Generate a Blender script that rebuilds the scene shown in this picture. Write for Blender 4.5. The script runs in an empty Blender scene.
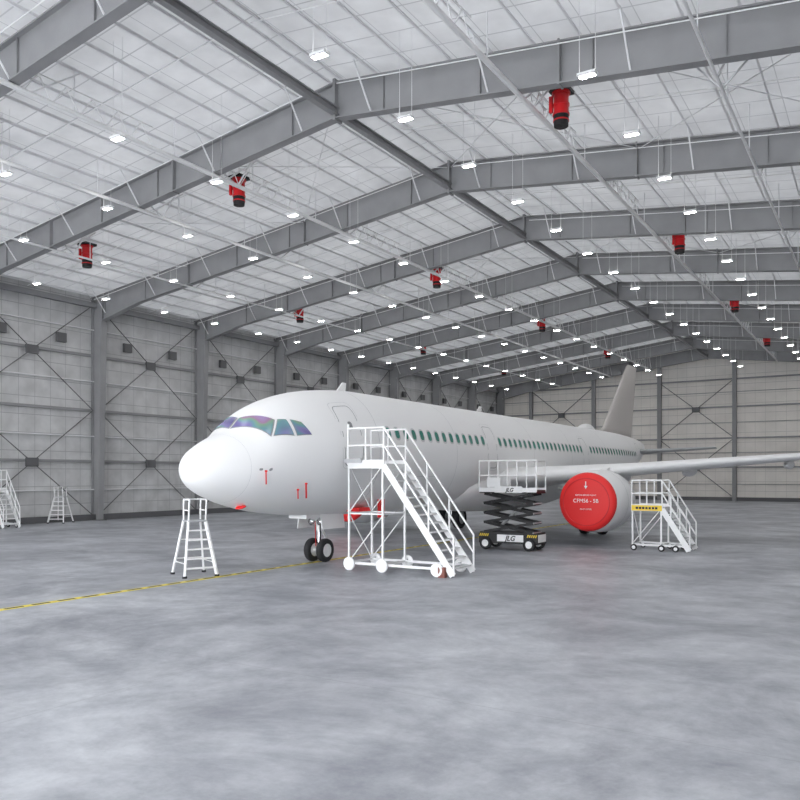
import bpy, math, random
import numpy as np
from mathutils import Vector, Matrix
random.seed(4)
S=bpy.context.scene
try:
    S.view_settings.view_transform='Standard'
    S.view_settings.look='None'
except Exception: pass

# ------------------------------------------------------------ materials
def mat(name,col,rough=.5,metal=0,emit=0,spec=None,noise=0,nscale=3,coat=0):
    m=bpy.data.materials.new(name); m.use_nodes=True
    nt=m.node_tree; b=nt.nodes['Principled BSDF']
    c=(*col,1)
    b.inputs['Base Color'].default_value=c
    b.inputs['Roughness'].default_value=rough
    b.inputs['Metallic'].default_value=metal
    if coat: b.inputs['Coat Weight'].default_value=coat
    if emit:
        b.inputs['Emission Color'].default_value=c
        b.inputs['Emission Strength'].default_value=emit
    if noise:
        tc=nt.nodes.new('ShaderNodeTexCoord'); n=nt.nodes.new('ShaderNodeTexNoise')
        n.inputs['Scale'].default_value=nscale; n.inputs['Detail'].default_value=6
        r=nt.nodes.new('ShaderNodeValToRGB')
        r.color_ramp.elements[0].position=.3; r.color_ramp.elements[1].position=.7
        r.color_ramp.elements[0].color=(*[max(0,x*(1-noise)) for x in col],1)
        r.color_ramp.elements[1].color=(*[min(1,x*(1+noise)) for x in col],1)
        nt.links.new(tc.outputs['Object'],n.inputs['Vector'])
        nt.links.new(n.outputs['Fac'],r.inputs['Fac']); nt.links.new(r.outputs['Color'],b.inputs['Base Color'])
    return m

def lines_mat(name,base,dark,axis_a,per_a,w_a,axis_b=None,per_b=1,w_b=.01,rough=.5,noise=.08,nscale=.6,transl=0):
    """panel material: thin seams repeated along one or two object axes"""
    m=bpy.data.materials.new(name); m.use_nodes=True
    nt=m.node_tree; L=nt.links; N=nt.nodes; b=N['Principled BSDF']
    b.inputs['Roughness'].default_value=rough
    tc=N.new('ShaderNodeTexCoord'); sp=N.new('ShaderNodeSeparateXYZ'); L.new(tc.outputs['Object'],sp.inputs[0])
    def seam(ax,per,w):
        d=N.new('ShaderNodeMath'); d.operation='DIVIDE'; d.inputs[1].default_value=per; L.new(sp.outputs[ax],d.inputs[0])
        f=N.new('ShaderNodeMath'); f.operation='FRACT'; L.new(d.outputs[0],f.inputs[0])
        l=N.new('ShaderNodeMath'); l.operation='LESS_THAN'; l.inputs[1].default_value=w/per; L.new(f.outputs[0],l.inputs[0])
        return l.outputs[0]
    s=seam(axis_a,per_a,w_a)
    if axis_b is not None:
        s2=seam(axis_b,per_b,w_b); mx=N.new('ShaderNodeMath'); mx.operation='MAXIMUM'
        L.new(s,mx.inputs[0]); L.new(s2,mx.inputs[1]); s=mx.outputs[0]
    n=N.new('ShaderNodeTexNoise'); n.inputs['Scale'].default_value=nscale; n.inputs['Detail'].default_value=5
    L.new(tc.outputs['Object'],n.inputs['Vector'])
    r=N.new('ShaderNodeValToRGB'); r.color_ramp.elements[0].position=.3; r.color_ramp.elements[1].position=.7
    r.color_ramp.elements[0].color=(*[x*(1-noise) for x in base],1); r.color_ramp.elements[1].color=(*[min(1,x*(1+noise)) for x in base],1)
    L.new(n.outputs['Fac'],r.inputs['Fac'])
    mix=N.new('ShaderNodeMixRGB'); mix.inputs['Color2'].default_value=(*dark,1)
    L.new(s,mix.inputs['Fac']); L.new(r.outputs['Color'],mix.inputs['Color1']); L.new(mix.outputs['Color'],b.inputs['Base Color'])
    if transl:
        t=N.new('ShaderNodeBsdfTranslucent'); L.new(mix.outputs['Color'],t.inputs['Color'])
        ms=N.new('ShaderNodeMixShader'); ms.inputs[0].default_value=transl
        L.new(b.outputs[0],ms.inputs[1]); L.new(t.outputs[0],ms.inputs[2]); L.new(ms.outputs[0],N['Material Output'].inputs['Surface'])
    return m

M={}
M['steel']=mat('painted_grey_steel',(.29,.29,.295),.55,noise=.08,nscale=1)
M['steel_dk']=mat('dark_grey_steel',(.12,.12,.125),.55)
M['purlin']=mat('galvanised_purlin',(.80,.80,.81),.5)
M['roof']=lines_mat('roof_deck_added_glow',(.80,.80,.805),(.56,.56,.57),1,1.2,.05,0,1.5,.03,noise=.09,nscale=.8,transl=.045)  # translucency added to the deck so sky light brightens ceiling and interior
M['wall']=lines_mat('wall_panel',(.58,.58,.58),(.36,.36,.37),2,1.05,.035,1,1.0,.025,noise=.14,nscale=1.1)
M['wallx']=lines_mat('gable_panel',(.82,.78,.73),(.52,.5,.47),2,1.05,.035,0,1.0,.02,noise=.06)
M['white']=mat('white_aircraft_paint',(.91,.91,.91),.42)
M['fin']=mat('warm_grey_paint',(.60,.565,.54),.45)
M['grey']=mat('light_grey_metal',(.5,.51,.52),.4,.3)
M['wh']=mat('white_powder_coat',(.90,.90,.90),.4)
M['line']=mat('panel_seam',(.30,.31,.32),.6)
M['line2']=mat('faint_seam',(.62,.63,.64),.6)
M['red']=mat('red_cover_fabric',(.85,.025,.025),.55)
M['red2']=mat('red_enamel',(.68,.015,.02),.35)
M['black']=mat('black_plastic',(.012,.012,.013),.5)
M['rubber']=mat('tyre_rubber',(.02,.02,.022),.75)
M['teal']=mat('cabin_window_film',(.03,.22,.17),.15)
M['yellow']=mat('yellow_paint',(.85,.70,.08),.5,noise=.15,nscale=6)
M['yel2']=mat('yellow_sign',(.9,.65,.05),.5)
M['emit']=mat('led_diffuser',(1,.985,.96),.5,emit=92)
M['up']=mat('ceiling_fill_glow',(1,.985,.96),.5,emit=10)  # glow added on fixture tops to brighten the ceiling
M['chrome']=mat('polished_metal',(.75,.75,.76),.2,1)
M['brown']=mat('brown_rubber',(.25,.09,.07),.7)
m=bpy.data.materials.new('cockpit_glass'); m.use_nodes=True; nt=m.node_tree; b=nt.nodes['Principled BSDF']
tc=nt.nodes.new('ShaderNodeTexCoord'); n=nt.nodes.new('ShaderNodeTexNoise'); n.inputs['Scale'].default_value=1.1; n.inputs['Detail'].default_value=1; n.inputs['Distortion'].default_value=.5
r=nt.nodes.new('ShaderNodeValToRGB'); e=r.color_ramp.elements
e[0].position=.3; e[0].color=(.10,.09,.26,1); e[1].position=.72; e[1].color=(.36,.26,.48,1)
x=e.new(.42); x.color=(.22,.19,.42,1); x=e.new(.5); x.color=(.14,.30,.34,1); x=e.new(.58); x.color=(.22,.36,.25,1); x=e.new(.64); x.color=(.34,.20,.32,1)
nt.links.new(tc.outputs['Object'],n.inputs['Vector']); nt.links.new(n.outputs['Fac'],r.inputs['Fac']); nt.links.new(r.outputs['Color'],b.inputs['Base Color'])
b.inputs['Roughness'].default_value=.2
M['glass']=m
# floor
m=bpy.data.materials.new('sealed_concrete'); m.use_nodes=True; nt=m.node_tree; N=nt.nodes; L=nt.links; b=N['Principled BSDF']
tc=N.new('ShaderNodeTexCoord')
n1=N.new('ShaderNodeTexNoise'); n1.inputs['Scale'].default_value=.30; n1.inputs['Detail'].default_value=12; n1.inputs['Roughness'].default_value=.70; n1.inputs['Distortion'].default_value=.35
n2=N.new('ShaderNodeTexNoise'); n2.inputs['Scale'].default_value=1.3; n2.inputs['Detail'].default_value=12; n2.inputs['Roughness'].default_value=.75; n2.inputs['Distortion'].default_value=.15
for n in (n1,n2): L.new(tc.outputs['Object'],n.inputs['Vector'])
r1=N.new('ShaderNodeValToRGB'); r1.color_ramp.elements[0].position=.38; r1.color_ramp.elements[1].position=.62
r1.color_ramp.elements[0].color=(.29,.30,.33,1); r1.color_ramp.elements[1].color=(.56,.575,.605,1)
L.new(n1.outputs['Fac'],r1.inputs['Fac'])
r2=N.new('ShaderNodeValToRGB'); r2.color_ramp.elements[0].position=.38; r2.color_ramp.elements[1].position=.62
r2.color_ramp.elements[0].color=(.72,.73,.75,1); r2.color_ramp.elements[1].color=(1,1,1,1)
L.new(n2.outputs['Fac'],r2.inputs['Fac'])
mu=N.new('ShaderNodeMixRGB'); mu.blend_type='MULTIPLY'; mu.inputs['Fac'].default_value=1
L.new(r1.outputs['Color'],mu.inputs['Color1']); L.new(r2.outputs['Color'],mu.inputs['Color2'])
sp=N.new('ShaderNodeSeparateXYZ'); L.new(tc.outputs['Object'],sp.inputs[0])
outs=[]
for ax in (0,1):
    d=N.new('ShaderNodeMath'); d.operation='DIVIDE'; d.inputs[1].default_value=8.5; L.new(sp.outputs[ax],d.inputs[0])
    f=N.new('ShaderNodeMath'); f.operation='FRACT'; L.new(d.outputs[0],f.inputs[0])
    l=N.new('ShaderNodeMath'); l.operation='LESS_THAN'; l.inputs[1].default_value=.0018; L.new(f.outputs[0],l.inputs[0]); outs.append(l.outputs[0])
mx=N.new('ShaderNodeMath'); mx.operation='MAXIMUM'; L.new(outs[0],mx.inputs[0]); L.new(outs[1],mx.inputs[1])
ml=N.new('ShaderNodeMath'); ml.operation='MULTIPLY'; ml.inputs[1].default_value=.3; L.new(mx.outputs[0],ml.inputs[0])
mj=N.new('ShaderNodeMixRGB'); mj.inputs['Color2'].default_value=(.14,.14,.15,1); L.new(ml.outputs[0],mj.inputs['Fac']); L.new(mu.outputs['Color'],mj.inputs['Color1'])
L.new(mj.outputs['Color'],b.inputs['Base Color'])
rr=N.new('ShaderNodeMapRange'); rr.inputs['To Min'].default_value=.34; rr.inputs['To Max'].default_value=.58
L.new(n2.outputs['Fac'],rr.inputs['Value']); L.new(rr.outputs['Result'],b.inputs['Roughness'])
M['floor']=m

# ------------------------------------------------------------ mesh builder
class MB:
    def __init__(s): s.v=[];s.f=[];s.m=[];s.mats=[];s.sm=[]
    def mi(s,k):
        if k not in s.mats: s.mats.append(k)
        return s.mats.index(k)
    def add(s,vs,fs,k,smooth=False):
        o=len(s.v); s.v+= [tuple(v) for v in vs]; i=s.mi(k)
        for f in fs: s.f.append([o+a for a in f]); s.m.append(i); s.sm.append(smooth)
    def box(s,c,d,k,top=None,bot=None):
        x,y,z=c; a,b,e=d[0]/2,d[1]/2,d[2]/2
        vs=[(x+i*a,y+j*b,z+l*e) for l in(-1,1) for j in(-1,1) for i in(-1,1)]
        fs=[(0,2,3,1),(4,5,7,6),(0,1,5,4),(2,6,7,3),(0,4,6,2),(1,3,7,5)]
        o=len(s.v); s.v+=vs
        for n,f in enumerate(fs):
            kk=k
            if n==0 and bot: kk=bot
            if n==1 and top: kk=top
            s.f.append([o+q for q in f]); s.m.append(s.mi(kk)); s.sm.append(False)
    def prism(s,poly,ax,a0,a1,k):
        n=len(poly); vs=[]
        for a in(a0,a1):
            for p in poly:
                q=list(p); q.insert(ax,a); vs.append(q)
        fs=[tuple(range(n)),tuple(range(2*n-1,n-1,-1))]+[(i,i+n,(i+1)%n+n,(i+1)%n) for i in range(n)]
        s.add(vs,fs,k)
    def beam(s,p,q,w,h,k,up=(0,0,1)):
        p=Vector(p);q=Vector(q);d=(q-p)
        if d.length<1e-6:return
        d.normalize(); u=Vector(up)
        if abs(d.dot(u))>.98: u=Vector((0,1,0))
        a=d.cross(u).normalized()*w/2; b=a.cross(d).normalized()*h/2
        vs=[c+i*a+j*b for c in(p,q) for j in(-1,1) for i in(-1,1)]
        s.add(vs,[(0,2,3,1),(4,5,7,6),(0,1,5,4),(2,6,7,3),(0,4,6,2),(1,3,7,5)],k)
    def tube(s,p,q,r,k,n=8,r2=None):
        p=Vector(p);q=Vector(q);d=(q-p)
        if d.length<1e-6:return
        d.normalize(); u=Vector((0,0,1)) if abs(d.z)<.9 else Vector((1,0,0))
        a=d.cross(u).normalized(); b=a.cross(d).normalized(); r2=r if r2 is None else r2
        vs=[p+r*(a*math.cos(t)+b*math.sin(t)) for t in [2*math.pi*i/n for i in range(n)]]
        vs+=[q+r2*(a*math.cos(t)+b*math.sin(t)) for t in [2*math.pi*i/n for i in range(n)]]
        s.add(vs,[(i,(i+1)%n,(i+1)%n+n,i+n) for i in range(n)],k,True)
        s.add(vs,[tuple(range(n))[::-1],tuple(range(n,2*n))],k)
    def path(s,pts,r,k,n=8):
        for a,b in zip(pts[:-1],pts[1:]): s.tube(a,b,r,k,n)
    def rings(s,rs,k,smooth=True,caps=True):
        n=len(rs[0]); vs=[p for r in rs for p in r]
        fs=[(i*n+j,i*n+(j+1)%n,(i+1)*n+(j+1)%n,(i+1)*n+j) for i in range(len(rs)-1) for j in range(n)]
        if caps: fs+=[tuple(range(n))[::-1],tuple(range((len(rs)-1)*n,len(rs)*n))]
        s.add(vs,fs,k,smooth)
    def lathe(s,c,axis,prof,k,n=32,smooth=True,caps=False):
        c=Vector(c);d=Vector(axis).normalized(); u=Vector((0,0,1)) if abs(d.z)<.9 else Vector((1,0,0))
        a=d.cross(u).normalized(); b=a.cross(d).normalized()
        rs=[[c+d*t+max(r,.0005)*(a*math.cos(q)+b*math.sin(q)) for q in [2*math.pi*i/n for i in range(n)]] for t,r in prof]
        s.rings(rs,k,smooth,caps)
    def wheel(s,c,axis,r,w,hub='grey',tyre='rubber',n=28):
        h=w/2
        s.lathe(c,axis,[(-h*.8,r*.55),(-h,r*.62),(-h,r*.84),(-h*.75,r*.96),(-h*.3,r),(h*.3,r),(h*.75,r*.96),(h,r*.84),(h,r*.62),(h*.8,r*.55)],tyre,n)
        s.lathe(c,axis,[(-h*.7,0),(-h*.7,r*.2),(-h*.5,r*.3),(-h*.5,r*.48),(-h*.85,r*.56),(h*.85,r*.56),(h*.5,r*.48),(h*.5,r*.3),(h*.7,r*.2),(h*.7,0)],hub,n)
    def obj(s,name,parent=None,fixn=True):
        me=bpy.data.meshes.new(name); me.from_pydata(s.v,[],s.f); 
        for k in s.mats: me.materials.append(M[k])
        me.polygons.foreach_set('material_index',s.m); me.polygons.foreach_set('use_smooth',s.sm)
        me.update()
        if fixn:
            import bmesh
            bm=bmesh.new(); bm.from_mesh(me); bmesh.ops.recalc_face_normals(bm,faces=bm.faces); bm.to_mesh(me); bm.free()
        o=bpy.data.objects.new(name,me); S.collection.objects.link(o)
        if parent: o.parent=parent
        return o
def empty(name):
    o=bpy.data.objects.new(name,None); S.collection.objects.link(o); return o

# ------------------------------------------------------------ hangar
B=8.5; XR=-16.7; XL=-42.0; XRW=8.6; YF=-11.6; YB=90.4
roof=lambda x:17.05-.12*abs(x-XR)
FY=[YF+B*i for i in range(13)]

mb=MB(); mb.box((-16.7,34,-.15),(60,124,.3),'floor'); mb.obj('floor')
mb=MB()
for a,b_ in((XL-.1,XR),(XR,XRW+.1)):
    mb.add([(a,YF-.2,roof(a)),(b_,YF-.2,roof(b_)),(b_,YB+.2,roof(b_)),(a,YB+.2,roof(a))],[(0,1,2,3)],'roof')
mb.obj('ceiling')
def sidewall(name,x,sgn):
    mb=MB(); mb.box((x+sgn*.1,(YF+YB)/2,roof(x)/2),(.2,YB-YF+.4,roof(x)),'wall')
    return mb.obj(name)
sidewall('wall_left',XL,-1); sidewall('wall_right',XRW,1)
mb=MB(); mb.prism([(XL,0),(XRW,0),(XRW,roof(XRW)),(XR,roof(XR)),(XL,roof(XL))],1,YB,YB+.2,'wallx'); mb.obj('wall_back')
mb=MB(); mb.prism([(XL,12.2),(XRW,12.2),(XRW,roof(XRW)),(XR,roof(XR)),(XL,roof(XL))],1,YF-.2,YF,'wallx'); mb.obj('wall_front')

def wall_steel(name,x,sg):
    mb=MB(); xi=x+sg*.12
    for z in(.25,1.9,3.65,5.2,6.8,8.6,10.2,11.8,13.3):
        big=z in(3.65,6.8,10.2,13.3)
        mb.box((x+sg*.1,(YF+YB)/2,z),(.16,YB-YF,.16 if big else .06),'steel' if big else 'purlin')
    mb.box((x+sg*.22,(YF+YB)/2,.18),(.25,YB-YF,.36),'steel_dk')
    for y in FY[:-1]:
        for z0,z1 in((.3,6.8),(6.8,13.3)):
            xx=x+sg*.3
            mb.tube((xx,y+.2,z0),(xx,y+B-.2,z1),.028,'steel_dk',6)
            mb.tube((xx,y+.2,z1),(xx,y+B-.2,z0),.028,'steel_dk',6)
            zc=(z0+z1)/2
            mb.box((xx,y+B/2,zc),(.12,.75,.5),'steel_dk')
        for q in(.28,.72):
            mb.box((xx,y+B*q,11.0),(.2,.6,.55),'steel_dk')
        mb.box((xx,y+B/2,13.3),(.3,B,.3),'steel')
    mb.obj(name)
wall_steel('trim_1',XL,1); wall_steel('trim_2',XRW,-1)

mb=MB()
gx=[-37.4,-29.5,-21.9,-14.0,-6.3,1.5]
for x in gx:
    h=roof(x)-.3
    mb.box((x,YB-.25,h/2),(.42,.4,h),'steel')
for z in(3.65,6.8,10.2,13.2):
    mb.box((-16.7,YB-.1,z),(50,.16,.16),'steel')
for z in (1.8,5.2,8.5,11.8): mb.box((-16.7,YB-.06,z),(50,.08,.06),'steel')
mb.box((-16.7,YB-.12,.2),(50,.2,.4),'steel_dk')
for x0,x1 in((-21.9,-14.0),(-37.4,-29.5)):
    for z0,z1 in((.3,6.8),(6.8,13.2)):
        mb.tube((x0,YB-.35,z0),(x1,YB-.35,z1),.04,'steel_dk',6); mb.tube((x0,YB-.35,z1),(x1,YB-.35,z0),.04,'steel_dk',6)
        mb.box(((x0+x1)/2,YB-.35,(z0+z1)/2),(.8,.12,.55),'steel_dk')
mb.obj('trim_3')

DEP=1.25
def frame(y):
    mb=MB(); top=lambda x:roof(x)-.25
    for sg,xe in((-1,XL),(1,XRW)):
        bot=lambda x:top(x)-DEP
        mb.prism([(XR,top(XR)),(xe-sg*.1,top(xe)),(xe-sg*.1,top(xe)-1.5),(xe-sg*4.5,bot(xe-sg*4.5)),(XR,bot(XR))],1,y-.012,y+.012,'steel')
        mb.beam((XR,y,top(XR)),(xe,y,top(xe)),.36,.045,'steel',(0,0,1))
        mb.beam((XR,y,bot(XR)),(xe-sg*4.5,y,bot(xe-sg*4.5)),.36,.045,'steel')
        mb.beam((xe-sg*4.5,y,bot(xe-sg*4.5)),(xe-sg*1.05,y,top(xe)-1.45),.36,.045,'steel')
        for t in(.33,.66):
            x=XR+(xe-XR)*t
            mb.box((x,y,(top(x)+bot(x))/2),(.06,.38,DEP+.12),'steel')
        for t in np.linspace(.08,.95,7):
            x=XR+(xe-XR)*t
            mb.box((x,y,(top(x)+bot(x))/2),(.02,.2,DEP-.05),'steel')
        t1=top(xe)
        mb.prism([(xe-sg*.12,0),(xe-sg*.75,0),(xe-sg*1.1,t1-1.45),(xe-sg*.12,t1-1.2)],1,y-.022,y+.022,'steel')
        mb.beam((xe-sg*.75,y,0),(xe-sg*1.1,y,t1-1.45),.4,.05,'steel',(1,0,0))
        mb.box((xe-sg*.14,y,t1/2),(.04,.4,t1),'steel')
        mb.beam((xe-sg*1.1,y,t1-1.5),(xe-sg*1.1,y,t1+.05),.36,.05,'steel',(1,0,0))
        mb.box((xe-sg*.45,y,.02),(1.0,.6,.04),'steel_dk')
        for t in np.arange(.06,.97,.177):
            x=XR+(xe-XR)*t
            for dy in(-1,1):
                mb.beam((x,y+dy*.12,bot(x)+.05),(x,y+dy*1.15,top(x)+.12),.045,.045,'purlin')
    mb.box((XR,y,roof(XR)-.25-DEP/2),(.1,.44,DEP+.22),'steel')
    return mb
for i,y in enumerate(FY[:-1]): frame(y if i else y+.25).obj('steel_portal_frame')
frame(YB-.6).obj('steel_portal_frame')

mb=MB()
for sg,xe in((-1,XL),(1,XRW)):
    n=17
    for i in range(n+1):
        x=XR+sg*.25+(xe-sg*.3-XR-sg*.25)*i/n
        z=roof(x)
        mb.box((x,(YF+YB)/2,z-.14),(.02,YB-YF,.12),'purlin')
        mb.box((x+.03,(YF+YB)/2,z-.2),(.07,YB-YF,.015),'purlin')
    for y0 in FY[:-1:2]:
        for j in range(3):
            xa=XR+(xe-XR)*j/3; xb=XR+(xe-XR)*(j+1)/3
            mb.tube((xa,y0,roof(xa)-.4),(xb,y0+B,roof(xb)-.4),.02,'purlin',5); mb.tube((xb,y0,roof(xb)-.4),(xa,y0+B,roof(xa)-.4),.02,'purlin',5)
mb.obj('roof_purlins')
mb=MB()
mb.box((XR,(YF+YB)/2,roof(XR)-1.15),(.22,YB-YF,.04),'steel'); mb.box((XR,(YF+YB)/2,roof(XR)-1.4),(.22,YB-YF,.04),'steel'); mb.box((XR,(YF+YB)/2,roof(XR)-1.27),(.03,YB-YF,.25),'steel')
mb.obj('ridge_beam')

# sprinkler pipes with lattice carriers
mb=MB()
for x,dz,r,lat in((-22.7,1.62,.085,1),(-27.2,1.6,.07,0),(-9.75,1.55,.085,1),(-4.0,1.75,.05,0),(-33.5,1.55,.05,0),(2.2,1.6,.06,0)):
    z=roof(x)-dz
    mb.tube((x,YF+.5,z),(x,YB-.3,z),r,'wh',10)
    for y in np.arange(YF+2.1,YB-1,4.25):
        mb.tube((x,y,z),(x,y,roof(x)-.1),.018,'purlin',5)
    for k,y in enumerate(FY[:-1]):
        mb.beam((x,y+.5,z),(x,y+2.4,roof(x)-.15),.05,.05,'purlin')
        if lat:
            zt=z+.75
            mb.tube((x,y+.3,zt),(x,y+5.3,zt),.03,'wh',6)
            for q in range(5):
                mb.tube((x,y+.3+q,z),(x,y+.8+q,zt),.02,'wh',5); mb.tube((x,y+.8+q,zt),(x,y+1.3+q,z),.02,'wh',5)
        if k%2==0:
            mb.beam((x,y+1.2,z),(x+1.5,y+1.2,roof(x+1.5)-.15),.05,.05,'purlin')
            mb.beam((x,y+1.2,z),(x-1.5,y+1.2,roof(x-1.5)-.15),.05,.05,'purlin')
for y in np.arange(YF+3.4,YB-3,4.25):
    for sg,xe in((-1,XL+1.2),(1,XRW-1)):
        mb.tube((XR+sg*.6,y,roof(XR)-.75),(xe,y,roof(xe)-.75),.02,'wh',5)
mb.obj('sprinkler_pipes')

# LED fixtures
mb=MB()
for x,z in((-12.5,13.72),(-20.5,13.4),(-6.8,13.5),(-26.6,13.55),(-32.3,13.2),(-37.9,12.9),(-1.1,13.3),(4.4,13.1)):
    for y0 in FY[:-1]:
        for q in(2.1,6.35):
            y=y0+q
            if y>YB-3: continue
            mb.box((x,y,z),(.50,.26,.07),'wh',top='up')  # housing top carries the added ceiling fill
            mb.box((x,y,z-.04),(.42,.18,.02),'wh',bot='emit')
            for dx in(-.22,.22): mb.tube((x+dx,y,z+.03),(x+dx,y,roof(x)-.1),.008,'purlin',4)
mb.obj('ceiling_lights',fixn=False)

# red foam generators
def foam(x,y,z,s=.74):
    mb=MB(); P=lambda l:[(a*s,r*s) for a,r in l]
    mb.lathe((x,y,z),(0,0,1),P([(-.3,.02),(-.3,.37),(-.22,.37),(-.22,.33),(.12,.33),(.12,.37),(.2,.37),(.2,.33),(.62,.33),(.62,.40),(.72,.40),(.72,.02)]),'red2',20,False)
    mb.lathe((x,y,z),(0,0,1),P([(-.78,.02),(-.78,.31),(-.5,.33),(-.3,.33),(-.3,.02)]),'black',20,False)
    mb.lathe((x,y,z),(0,0,1),P([(-.56,.334),(-.56,.35),(-.50,.35),(-.50,.334)]),'red2',20,False)
    mb.box((x,y,z+.78*s),(.9*s,.9*s,.14*s),'black')
    mb.box((x-.35*s,y-.3*s,z+.1),(.14*s,.14*s,.7*s),'red2')
    for a in(-.4,.4):
        for b_ in(-.4,.4): mb.tube((x+a*s,y+b_*s,z+.8*s),(x+a*s,y+b_*s,roof(x+.4*s*(1 if x>XR else -1))-.02),.015,'purlin',5)
    mb.obj('foam_generator')
for x,z in((-9.0,14.7),(-23.2,14.75),(-34.7,14.0)):
    for k in range(4):
        y=24.2+17*k+(1.0 if x<-30 else 0)
        foam(x,y,z)

# floor guide line
mb=MB()
mb.box((-15.6,15,.003),(.22,60,.006),'yellow')
y=-14
while y<44.5:
    mb.box((-15.6,y,.006),(.09,.42,.004),'black'); y+=.62
mb.obj('floor_guide_line')

# ------------------------------------------------------------ airplane
AX=-15.6; AY=14.25; AZ=3.55
plane=empty('airplane')
T=[(0,-.6,-.6,.0),(.02,-.49,-.71,.12),(.06,-.41,-.80,.21),(.15,-.28,-.94,.37),(.4,-.06,-1.15,.65),(.8,.16,-1.35,.93),(1.2,.34,-1.49,1.16),(1.55,.48,-1.60,1.32),(2.0,.86,-1.71,1.47),
(2.5,1.20,-1.81,1.60),(3.1,1.47,-1.89,1.72),(4.0,1.74,-1.97,1.84),(5.0,1.92,-2.03,1.91),(6.0,2.02,-2.06,1.955),(7.0,2.07,-2.07,1.975),(30,2.07,-2.07,1.975),
(33,2.07,-1.86,1.95),(36,2.05,-1.35,1.78),(39,1.98,-.6,1.40),(41.5,1.86,.1,.98),(43.5,1.68,.7,.52),(44.5,1.5,1.02,.22)]
TS=[t[0] for t in T]
def pchip(xs,ys):
    xs=np.array(xs,float);ys=np.array(ys,float);h=np.diff(xs);d=np.diff(ys)/h
    m=np.zeros(len(xs));m[0]=d[0];m[-1]=d[-1]
    for i in range(1,len(xs)-1):
        if d[i-1]*d[i]>0:
            w1=2*h[i]+h[i-1];w2=h[i]+2*h[i-1];m[i]=(w1+w2)/(w1/d[i-1]+w2/d[i])
    def f(x):
        i=min(max(int(np.searchsorted(xs,x))-1,0),len(xs)-2);t=(x-xs[i])/h[i]
        return (2*t**3-3*t**2+1)*ys[i]+(t**3-2*t**2+t)*h[i]*m[i]+(-2*t**3+3*t**2)*ys[i+1]+(t**3-t**2)*h[i]*m[i+1]
    return f
fT=pchip(TS,[t[1] for t in T]);fB=pchip(TS,[t[2] for t in T]);fW=pchip(TS,[t[3] for t in T])
def surf(s,ph,off=0):
    a,b_,w=float(fT(s)),float(fB(s)),float(fW(s)); mid=(a+b_)/2;hh=(a-b_)/2
    return Vector((AX+(w+off)*math.sin(ph),AY+s,AZ+mid+(hh+off)*math.cos(ph)))
def phi_z(s,z,sg=1):
    a,b_=float(fT(s)),float(fB(s)); return sg*math.acos(max(-1,min(1,(z-(a+b_)/2)/((a-b_)/2))))
mb=MB()
ss=sorted(set([.0,.008]+list(np.round(np.concatenate([np.linspace(.02,.2,8),np.linspace(.2,7,52),np.linspace(7,30,24),np.linspace(30,44.5,36)]),4))))
mb.rings([[surf(s,2*math.pi*j/72) for j in range(72)] for s in ss],'white')
mb.lathe((AX,AY+44.5,AZ+1.26),(0,1,0),[(0,.2),(.06,.2),(.06,.14),(-.2,.13),(-.2,0)],'black',20)
rs=[]
for s in np.linspace(12.8,25.5,30):
    u=(s-12.8)/12.7; e_=min(1,math.sin(math.pi*u)**.45)
    rs.append([(AX+(1.2+1.0*e_)*math.cos(a),AY+s,AZ-1.25+(.72+.42*e_)*math.sin(a)) for a in [2*math.pi*i/40 for i in range(40)]])
mb.rings(rs,'white')
mb.obj('fuselage',plane)

def patch(mb,c4,k,off=.012,n=8):
    a,b_,c,d=[np.array(q) for q in c4]; vs=[]
    for i in range(n+1):
        for j in range(n+1):
            u,v=i/n,j/n; p=(1-u)*(1-v)*a+u*(1-v)*b_+u*v*c+(1-u)*v*d
            vs.append(surf(p[0],p[1],off))
    mb.add(vs,[(i*(n+1)+j,(i+1)*(n+1)+j,(i+1)*(n+1)+j+1,i*(n+1)+j+1) for i in range(n) for j in range(n)],k,True)
def outline(mb,s0,s1,p0,p1,w,k,off=.008,ex=7):
    n=72; R=2.0; vs=[]
    for ring in(0,1):
        for i in range(n):
            t=2*math.pi*i/n; c,s_=math.cos(t),math.sin(t)
            cx=math.copysign(abs(c)**(2/ex),c); cy=math.copysign(abs(s_)**(2/ex),s_)
            hs=(s1-s0)/2+(w if ring else 0); hp=(p1-p0)/2+((w if ring else 0)/R)*(1 if p1>p0 else -1)
            vs.append(surf((s0+s1)/2+hs*cx,(p0+p1)/2+hp*cy,off))
    mb.add(vs,[(i,(i+1)%n,(i+1)%n+n,i+n) for i in range(n)],k,True)
def oval(mb,s,ph,hs,hp,k,off,ex=3,n=20):
    vs=[surf(s,ph,off)]
    for i in range(n):
        t=2*math.pi*i/n; c,s_=math.cos(t),math.sin(t)
        vs.append(surf(s+hs*math.copysign(abs(c)**(2/ex),c),ph+hp*math.copysign(abs(s_)**(2/ex),s_),off))
    mb.add(vs,[(0,i+1,(i+1)%n+1) for i in range(n)],k,True)
mb=MB(); dg=math.radians
for sg in(1,-1):
    zp=lambda s,z:(s,math.degrees(phi_z(s,z)))
    P=[[(1.66,2.5),zp(2.0,.34),zp(2.36,.80),(2.0,2.5)],[zp(2.09,.34),zp(2.64,.37),zp(2.66,.81),zp(2.45,.80)],[zp(2.75,.37),zp(3.24,.41),zp(3.06,.75),zp(2.78,.81)]]
    for q in P:
        c=np.mean(np.array(q),axis=0)
        big=[(a+(a-c[0])*.08,b_+(b_-c[1])*.08) for a,b_ in q]
        patch(mb,[(a,sg*dg(b_)) for a,b_ in big],'line',.010)
        patch(mb,[(a,sg*dg(b_)) for a,b_ in q],'glass',.022)
mb.obj('cockpit_windows',plane,fixn=False)
mb=MB()
s=6.9; 
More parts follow.
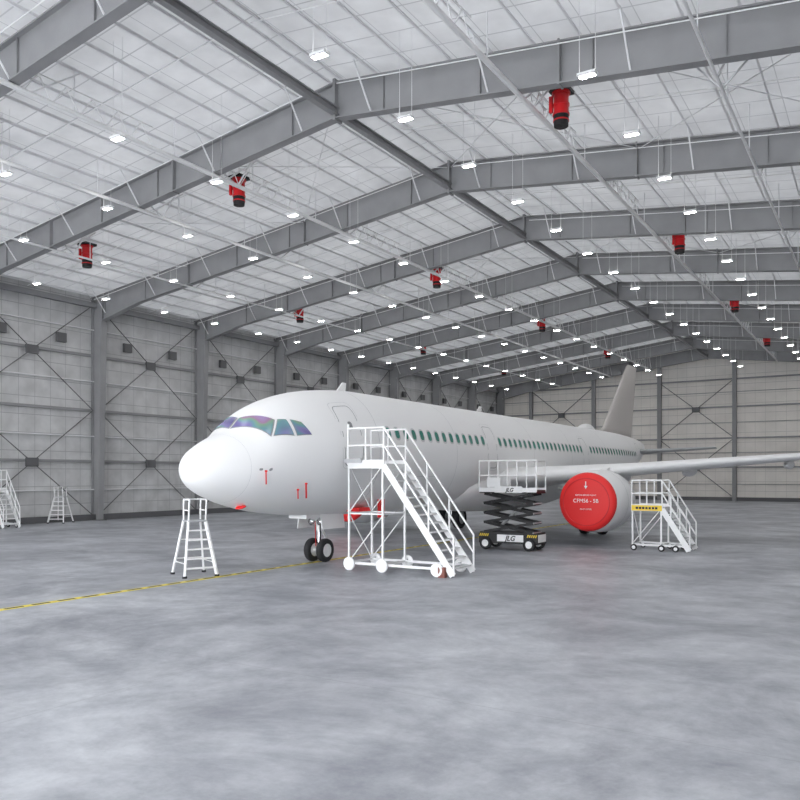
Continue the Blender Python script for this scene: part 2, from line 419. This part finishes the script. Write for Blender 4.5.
while s<37:
    skip=any(abs(s-d)<.55 for d in(14.6,26.2,))
    if not skip:
        for sg in(1,-1):
            ph=phi_z(s,.62,sg)
            oval(mb,s,ph,.165,.115,'line2',.006); oval(mb,s,ph,.125,.085,'teal',.011)
    s+=.533
mb.obj('cabin_windows',plane,fixn=False)
mb=MB()
for sg in(1,-1):
    for s0,s1,z0,z1 in((4.55,5.4,-.45,1.35),(14.2,15.0,-.45,1.2),(25.8,26.6,-.45,1.2),(37.6,38.4,-.2,1.35)):
        outline(mb,s0,s1,phi_z((s0+s1)/2,z1,sg),phi_z((s0+s1)/2,z0,sg),.022,'line')
        outline(mb,s0-.1,s1+.1,phi_z((s0+s1)/2,min(z1+.12,1.9),sg),phi_z((s0+s1)/2,z0-.1,sg),.012,'line2')
    oval(mb,4.98,phi_z(4.98,.75,sg),.1,.07,'line',.012)
    for s in(8.5,16.5): outline(mb,s,s+1.8,phi_z(s,-.7,sg) if s>10 else phi_z(s,-.8,sg),phi_z(s,-1.6,sg),.015,'line2')
for s in(1.25,6.3,11.5,19,24,30,36,40):
    vs=[]; n=72
    for w in(0,.006 if s<2 else .02):
        vs+=[surf(s+w,2*math.pi*i/n,.004) for i in range(n)]
    mb.add(vs,[(i,(i+1)%n,(i+1)%n+n,i+n) for i in range(n)],'line2',True)
mb.obj('door_and_panel_seams',plane,fixn=False)

def foil(n=14):
    xs=[(1-math.cos(math.pi*i/n))/2 for i in range(n+1)]
    th=lambda x:5*(.2969*math.sqrt(x)-.126*x-.3516*x*x+.2843*x**3-.1015*x**4)
    return [(x,th(x)) for x in xs[::-1]]+[(x,-th(x)) for x in xs[1:-1]]
F=foil()
def wing(mb,secs,k,vertical=False):
    rs=[]
    for t,s,c,z,th in secs:
        if vertical: rs.append([(AX+y*c*th,AY+s+x*c,AZ+z) for x,y in F])
        else: rs.append([(AX+t,AY+s+x*c,z+y*c*th*1.0) for x,y in F])
    mb.rings(rs,k)
for sg,nm in((1,'wing_left'),(-1,'wing_right')):
    mb=MB(); zz=lambda t:2.50+.085*t
    sec=[(sg*1.4,15.1,7.4,zz(1.4),.14),(sg*2.6,15.8,6.7,zz(2.6),.13),(sg*6.4,17.8,4.55,zz(6.4),.12),(sg*11,20.2,3.3,zz(11),.11),(sg*16.7,23.15,1.6,zz(16.7),.10)]
    wing(mb,sec,'white')
    wing(mb,[(sg*16.7,23.15,1.6,zz(16.7),.10),(sg*17.05,23.5,1.4,zz(16.7)+.15,.09),(sg*17.35,24.0,1.1,zz(16.7)+.7,.08),(sg*17.6,24.9,.5,zz(16.7)+2.2,.08)],'white')
    for t,sc,ln in((4.2,20.6,3.0),(8.2,20.9,2.8),(12.0,22.4,2.3)):
        mb.lathe((AX+sg*t,AY+sc-ln*.25,zz(t)-.32),(0,1,.04),[(q*ln,.20*math.sin(math.pi*q)**.6) for q in np.linspace(0,1,14)],'white',16)
    t=5.75
    mb.prism([(AY+16.6,2.85),(AY+17.4,zz(t)+.12),(AY+21,zz(t)-.05),(AY+20.4,zz(t)-.45),(AY+19.2,2.2),(AY+16.6,2.6)],0,AX+sg*t-.14,AX+sg*t+.14,'white')
    mb.obj(nm,plane)
mb=MB(); wing(mb,[(0,33.6,8.2,1.7,.045),(0,35.3,6.6,2.3,.08),(0,40.6,2.5,6.9,.09),(0,40.9,2.3,7.05,.06)],'fin',True); mb.obj('tail_fin',plane)
mb=MB()
for sg in(1,-1): wing(mb,[(sg*.4,38.2,3.8,AZ+.8,.1),(sg*5.6,41.5,1.5,AZ+1.1,.1)],'grey')
mb.obj('tailplane',plane)

for sg,nm in((1,'engine_left'),(-1,'engine_right')):
    mb=MB(); c=(AX+sg*5.75,AY+15.0,1.76)
    mb.lathe(c,(0,1,0),[(.5,.95),(.1,.93),(.0,1.02),(.08,1.09),(.4,1.17),(1.0,1.24),(1.8,1.26),(2.6,1.16),(3.4,.95),(3.4,.9),(2.9,.86)],'white',48)
    mb.lathe(c,(0,1,0),[(.9,0),(.9,.95)],'black',48)
    mb.lathe(c,(0,1,0),[(2.8,.86),(2.8,.62),(3.3,.62),(4.2,.44),(4.2,.40),(4.0,.38)],'grey',32)
    mb.lathe(c,(0,1,0),[(3.9,.3),(4.2,.26),(4.8,.04),(4.82,0)],'grey',24)
    for s in(1.25,2.0):
        mb.lathe(c,(0,1,0),[(s,1.255),(s+.03,1.256)],'line2',48)
    mb.lathe(c,(0,1,0),[(.18,1.13),(.14,1.14),(.02,1.09),(-.04,1.03),(-.07,.9),(-.09,0)],'red',48)
    mb.lathe(c,(0,1,0),[(-.075,.93),(-.088,.92),(-.088,.90),(-.075,.89)],'red2',48)
    # small white downward arrow mark
    mb.prism([(c[0]-.07,c[2]+.62),(c[0]+.07,c[2]+.62),(c[0],c[2]+.5)],1,c[1]-.106,c[1]-.098,'wh')
    mb.box((c[0],c[1]-.102,c[2]+.7),(.03,.008,.18),'wh')
    mb.obj(nm,plane)
    for txt,dz,sz,k in(('REMOVE BEFORE FLIGHT',.24,.075,'wh'),('CFM56 - 5B',-.02,.205,'wh'),('INLET COVER',-.3,.075,'wh')):
        cu=bpy.data.curves.new('cover_lettering','FONT'); cu.body=txt; cu.size=sz; cu.align_x='CENTER'; cu.extrude=.002
        o=bpy.data.objects.new('cover_lettering',cu); S.collection.objects.link(o); cu.materials.append(M[k])
        o.location=(c[0],c[1]-.103,c[2]+dz); o.rotation_euler=(math.pi/2,0,0); o.parent=plane
mb=MB(); gy=AY+5.7
mb.tube((AX,gy+.05,2.0),(AX,gy,1.0),.1,'wh',16); mb.tube((AX,gy,1.0),(AX,gy-.02,.38),.065,'chrome',16)
mb.tube((AX-.3,gy-.02,.38),(AX+.3,gy-.02,.38),.06,'wh',12)
for t in(-.25,.25): mb.wheel((AX+t,gy-.02,.38),(1,0,0),.38,.22,'wh')
mb.path([(AX,gy+.12,1.05),(AX,gy+.34,.78),(AX,gy+.1,.5)],.04,'wh')
mb.tube((AX-.12,gy,1.3),(AX-.1,gy-1.1,1.95),.05,'wh'); mb.tube((AX+.12,gy,1.3),(AX+.1,gy-1.1,1.95),.05,'wh')
mb.tube((AX-.16,gy,1.25),(AX+.16,gy,1.25),.09,'wh'); mb.lathe((AX+.17,gy-.15,1.3),(0,-1,0),[(0,.02),(0,.1),(.08,.11),(.09,.02)],'chrome',16); mb.lathe((AX-.17,gy-.15,1.3),(0,-1,0),[(0,.02),(0,.1),(.08,.11),(.09,.02)],'chrome',16)
mb.tube((AX+.1,gy-.1,1.5),(AX+.13,gy-.1,.6),.018,'black',6); mb.tube((AX-.1,gy-.1,1.5),(AX-.1,gy-.05,.5),.015,'red2',6)
for t in(-.42,.42):
    mb.beam((AX+t,gy+.1,1.62),(AX+t*1.2,gy+.1,1.08),.03,1.2,'white',(0,1,0))
mb.box((AX,gy-.75,1.5),(.7,.7,.12),'white')
mb.obj('nose_landing_gear',plane)
for sg,nm in((1,'main_landing_gear_left'),(-1,'main_landing_gear_right')):
    mb=MB(); x=AX+sg*3.8; y=AY+21.8
    mb.tube((x,y-.5,2.75),(x,y,1.1),.15,'wh',16); mb.tube((x,y,1.1),(x,y,.58),.1,'chrome',14); mb.tube((x-.5,y,.58),(x+.5,y,.58),.09,'grey',12)
    for t in(-.42,.42): mb.wheel((x+t,y,.58),(1,0,0),.58,.4,'grey')
    mb.tube((x,y,1.5),(x-sg*1.8,y,2.2),.08,'wh'); mb.path([(x,y+.15,1.15),(x,y+.5,.9),(x,y+.12,.65)],.05,'wh')
    mb.box((x+sg*.35,y-.1,1.75),(.05,.9,1.3),'white')
    mb.obj(nm,plane)
mb=MB()
mb.prism([(AY+6.6,5.58),(AY+7.1,5.58),(AY+7.15,5.92),(AY+6.95,5.92)],0,AX-.02,AX+.02,'white')
mb.prism([(AY+17,5.58),(AY+17.5,5.58),(AY+17.55,5.9),(AY+17.35,5.9)],0,AX-.02,AX+.02,'white')
rs=[]
for q in np.linspace(0,1,16):
    h=.36*math.sin(math.pi*max(.02,min(.98,q)))**.6; rs.append([(AX+.55*math.cos(a)*(.4+h),AY+31+q*1.9,AZ+2.02+h*math.sin(a)) for a in [math.pi*i/14 for i in range(15)]]+[(AX,AY+31+q*1.9,AZ+1.95)])
mb.rings(rs,'white')
mb.obj('antennas',plane)
mb=MB()
def streamer(s,ph,l,w=.07,off=.03):
    p=surf(s,ph,off); mb.beam(p,(p.x+.01,p.y,p.z-l),w,.012,'red',(1,0,0)); mb.lathe(p,(1,0,0),[(-.02,.0),(-.02,.025),(.04,.02),(.05,0)],'red',10)
streamer(1.62,phi_z(1.62,-.64),.36,.04); streamer(3.1,phi_z(3.1,-.98),.42,.06); streamer(2.9,phi_z(2.9,-1.15),.26,.04)
oval(mb,1.5,phi_z(1.5,-.6),.05,.03,'line',.014); oval(mb,1.78,phi_z(1.78,-.6),.05,.03,'line',.014)
p=surf(1.7,dg(165),.02); mb.lathe(p,(0,.3,-1),[(0,0),(0,.12),(.03,.16),(.06,.09),(.06,0)],'red',14)
p=surf(6.5,dg(150),.03); mb.box((p.x,p.y,p.z-.05),(.5,.7,.12),'red')
p=surf(7.3,dg(140),.03); mb.box((p.x+.05,p.y,p.z-.25),(.05,.35,.6),'red')
mb.obj('warning_streamers',plane)

# ------------------------------------------------------------ ground equipment
def stairs(name,x0,x1,x2,y0,y1,H,ns,rail=1.05,r=.024,wr=.13,foot=None,sign=False):
    mb=MB(); W='wh'
    zb=.22
    mb.box(((x0+x1)/2,(y0+y1)/2,H-.03),(x1-x0,y1-y0,.06),'grey')
    for y in(y0,y1): mb.beam((x0,y,H-.06),(x1,y,H-.06),.05,.14,W)
    for x in(x0,x1): mb.beam((x,y0,H-.06),(x,y1,H-.06),.05,.14,W)
    for x in(x0+.03,x1-.03):
        for y in(y0,y1): mb.beam((x,y,zb),(x,y,H-.06),.055,.055,W)
    for y in(y0,y1): mb.beam((x0,y,zb),(x2-.1,y,zb),.06,.07,W)
    for x in(x0+.03,x1-.03,x2-.2): mb.beam((x,y0,zb),(x,y1,zb),.06,.06,W)
    nl=max(1,int(round(H/1.3)))
    for i in range(1,nl):
        z=zb+(H-zb)*i/nl
        for y in(y0,y1): mb.beam((x0,y,z),(x1,y,z),.04,.04,W)
        for x in(x0+.03,x1-.03): mb.beam((x,y0,z),(x,y1,z),.04,.04,W)
    for i in range(nl):
        za=zb+(H-zb)*i/nl; zc=zb+(H-zb)*(i+1)/nl
        for y in(y0,y1): mb.tube((x0,y,za),(x1,y,zc),.018,W,6)
        mb.tube((x0+.03,y0,zc),(x0+.03,y1,za),.018,W,6)
        for y in(y0,y1):
            xs=x1+(x2-x1)*(1-(zc/H)); 
            if xs-x1>.15: mb.beam((x1,y,za),(x1+(x2-x1)*(1-za/H)*.98,y,za),.035,.035,W)
    dx=x2-x1
    for y in(y0,y1): mb.beam((x1,y,H-.05),(x2,y,.06),.04,.2,W)
    for i in range(1,ns):
        f=i/ns; mb.box((x1+dx*f,(y0+y1)/2,H*(1-f)),(.27,y1-y0-.04,.035),'grey')
        mb.box((x1+dx*f+.13,(y0+y1)/2,H*(1-f)-.0),(.02,y1-y0-.04,.05),W)
    for y in(y0,y1):
        for hh in(rail,rail*.52):
            mb.path([(x0,y,H+hh),(x1,y,H+hh),(x2+.02,y,hh+.05)],r,W)
        mb.tube((x2+.02,y,rail+.05),(x2+.02,y,.05),r,W)
        for x in(x0,(x0+x1)/2,x1): mb.tube((x,y,H),(x,y,H+rail),r,W)
        for f in(.33,.66): mb.tube((x1+dx*f,y,H*(1-f)),(x1+dx*f,y,H*(1-f)+rail),r,W)
        mb.beam((x0,y,H+.06),(x1,y,H+.06),.015,.12,W)
    if foot!='open':
        for hh in(rail,rail*.52): mb.tube((x0,y0,H+hh),(x0,y1,H+hh),r,W)
    for x in(x0+.1,x1,x2-.45):
        for y in(y0,y1):
            yy=y+(-.1 if y==y0 else .1)
            mb.wheel((x,yy,wr),(0,1,0),wr,.07,'wh','wh' if wr>.15 else 'rubber',20); mb.tube((x,yy,wr),(x,yy,zb+.05),.02,'grey',8)
            mb.beam((x,y,zb+.05),(x,yy,zb+.05),.06,.03,'grey')
    if sign:
        mb.box(((x0+x1)/2,y0-.03,H-.02),(x1-x0,.02,.2),'yel2')
        for i in range(7): mb.box((x0+.2+i*(x1-x0-.4)/6,y0-.042,H-.02),(.09,.004,.08),'black')
    return mb
mb=stairs('b',-13.5,-12.25,-10.0,18.65,19.85,3.12,13,wr=.2,foot='open',r=.03)
mb.box((-10.3,18.6,.14),(.2,.16,.28),'brown')
mb.beam((-13.5,18.65,4.3),(-13.5,18.65,3.1),.05,.05,'wh')
mb.beam((-13.6,18.6,3.22),(-13.0,18.6,3.22),.04,.12,'grey')
mb.obj('boarding_stairs')
mb=stairs('m',-8.1,-7.0,-6.05,29.2,30.3,1.6,7,wr=.12,sign=True,rail=1.0,r=.028)
mb.obj('maintenance_platform')
mb=stairs('s',-41.0,-40.0,-38.8,23.2,24.1,2.0,8,wr=.12)
mb.obj('rolling_stairs')

def ladder(name,x,y,H,rot=0,w=.62,spread=1.25):
    mb=MB(); W='wh'; k=.15
    c,s=math.cos(rot),math.sin(rot)
    P=lambda u,v,z:(x+u*c-v*s,y+u*s+v*c,z)
    hw=w/2
    Hd=H*.72
    for v in(-1,1):
        mb.beam(P(spread*.5,v*(hw+k),.04),P(.22,v*hw*.8,Hd),.06,.09,W)
        mb.beam(P(-spread*.5,v*(hw+k),.04),P(-.22,v*hw*.8,Hd),.05,.06,W)
        mb.tube(P(.22,v*hw*.8,Hd),P(.3,v*hw*.8,H),.026,W); mb.tube(P(-.22,v*hw*.8,Hd),P(-.2,v*hw*.8,H),.026,W)
        mb.tube(P(.3,v*hw*.8,H),P(-.2,v*hw*.8,H),.026,W); mb.tube(P(.26,v*hw*.8,H-.3),P(-.2,v*hw*.8,H-.3),.02,W)
        mb.tube(P(spread*.42,v*(hw+k*.8),Hd*.25),P(-spread*.42,v*(hw+k*.8),Hd*.25),.014,W,6)
        for u in(-1,1): mb.box(P(u*spread*.5,v*(hw+k),.03),(.09,.09,.06),'rubber')
    mb.tube(P(-.2,-hw*.8,H),P(-.2,hw*.8,H),.02,W)
    mb.beam(P(-.27,0,Hd),P(.27,0,Hd),w*.9,.05,'grey')
    for i in range(1,6):
        f=i/6; u=spread*.5+(.22-spread*.5)*f; hv=(hw+k)+(hw*.8-hw-k)*f
        mb.beam(P(u,-hv,Hd*f),P(u,hv,Hd*f),.13,.04,W)
    for f in(.3,.65):
        u=-spread*.5+(-.22+spread*.5)*f; hv=(hw+k)+(hw*.8-hw-k)*f
        mb.tube(P(u,-hv,Hd*f),P(u,hv,Hd*f),.018,W,6)
    mb.obj(name)
ladder('step_ladder',-16.4,15.35,2.12,math.radians(-25),w=.60,spread=1.1)
ladder('step_ladder',-41.0,28.0,2.1,math.radians(-60))

# scissor lift
mb=MB(); cx,cy=-12.0,27.1
mb.box((cx,cy,.42),(2.35,.92,.36),'black'); mb.box((cx+.12,cy-.47,.45),(1.05,.03,.26),'wh'); mb.box((cx,cy,.63),(2.3,.86,.06),'black')
for i in range(5):
    for bx in(-1.15,.78): mb.prism([(cx+bx+i*.08,.5),(cx+bx+.04+i*.08,.5),(cx+bx+.08+i*.08,.6),(cx+bx+.04+i*.08,.6)],1,cy-.475,cy-.46,'yel2')
mb.box((cx+1.19,cy,.46),(.03,.7,.28),'wh'); mb.box((cx-1.19,cy,.46),(.03,.7,.28),'wh')
for x in(-.88,.88):
    for y in(-.46,.46): mb.wheel((cx+x,cy+y,.24),(0,1,0),.24,.18,'wh')
zz=[.66+.36*i for i in range(5)]
for i in range(4):
    for y in(-.38,.38):
        k='black'
        mb.beam((cx-1.0,cy+y,zz[i]),(cx+1.0,cy+y,zz[i+1]),.05,.1,k); mb.beam((cx+1.0,cy+y*.86,zz[i]),(cx-1.0,cy+y*.86,zz[i+1]),.05,.1,k)
    for x in(-1,0,1): mb.tube((cx+x,cy-.4,zz[i]+(.18 if x==0 else 0)),(cx+x,cy+.4,zz[i]+(.18 if x==0 else 0)),.03,'grey')
mb.tube((cx-.6,cy,.75),(cx+.45,cy,1.7),.06,'grey')
zd=2.18
mb.box((cx,cy,zd),(2.3,.9,.12),'black'); mb.box((cx,cy-.46,zd+.06),(2.3,.02,.16),'wh'); mb.box((cx,cy+.46,zd+.06),(2.3,.02,.16),'wh')
for y in(-.45,.45):
    for hh in(1.15,.6): mb.tube((cx-1.15,cy+y,zd+hh),(cx+1.15,cy+y,zd+hh),.032,'wh')
    for x in np.linspace(-1.15,1.15,7): mb.tube((cx+x,cy+y,zd),(cx+x,cy+y,zd+1.15),.026,'wh')
    mb.box((cx-.55,cy+y*1.04,zd+.35),(.55,.015,.35),'wh')
for x in(-1.15,1.15):
    for hh in(1.15,.6): mb.tube((cx+x,cy-.45,zd+hh),(cx+x,cy+.45,zd+hh),.028,'wh')
mb.box((cx+.05,cy-.49,zd+.08),(1.1,.015,.24),'wh')
lift=mb.obj('scissor_lift')
for txt,lx,lz,sz in(('JLG',cx+.12,.36,.26),('JLG',cx+.1,zd+.0,.2)):
    cu=bpy.data.curves.new('lift_lettering','FONT'); cu.body=txt; cu.size=sz; cu.align_x='CENTER'; cu.extrude=.002; cu.offset=.006; cu.shear=.3
    o=bpy.data.objects.new('lift_lettering',cu); S.collection.objects.link(o); cu.materials.append(M['black'])
    o.location=(lx,cy-.503,lz); o.rotation_euler=(math.pi/2,0,0); o.parent=lift

# ------------------------------------------------------------ world + camera
w=bpy.data.worlds.new('World'); S.world=w; w.use_nodes=True
bg=w.node_tree.nodes['Background']; bg.inputs[0].default_value=(.93,.96,1.0,1); bg.inputs[1].default_value=6.6
cam=bpy.data.cameras.new('camera'); co=bpy.data.objects.new('camera',cam); S.collection.objects.link(co)
co.location=(0,0,2.8); co.rotation_euler=(math.pi/2,0,math.radians(32.1)); cam.lens=35.0; cam.sensor_width=36; cam.shift_y=75/800; cam.clip_end=500
S.camera=co
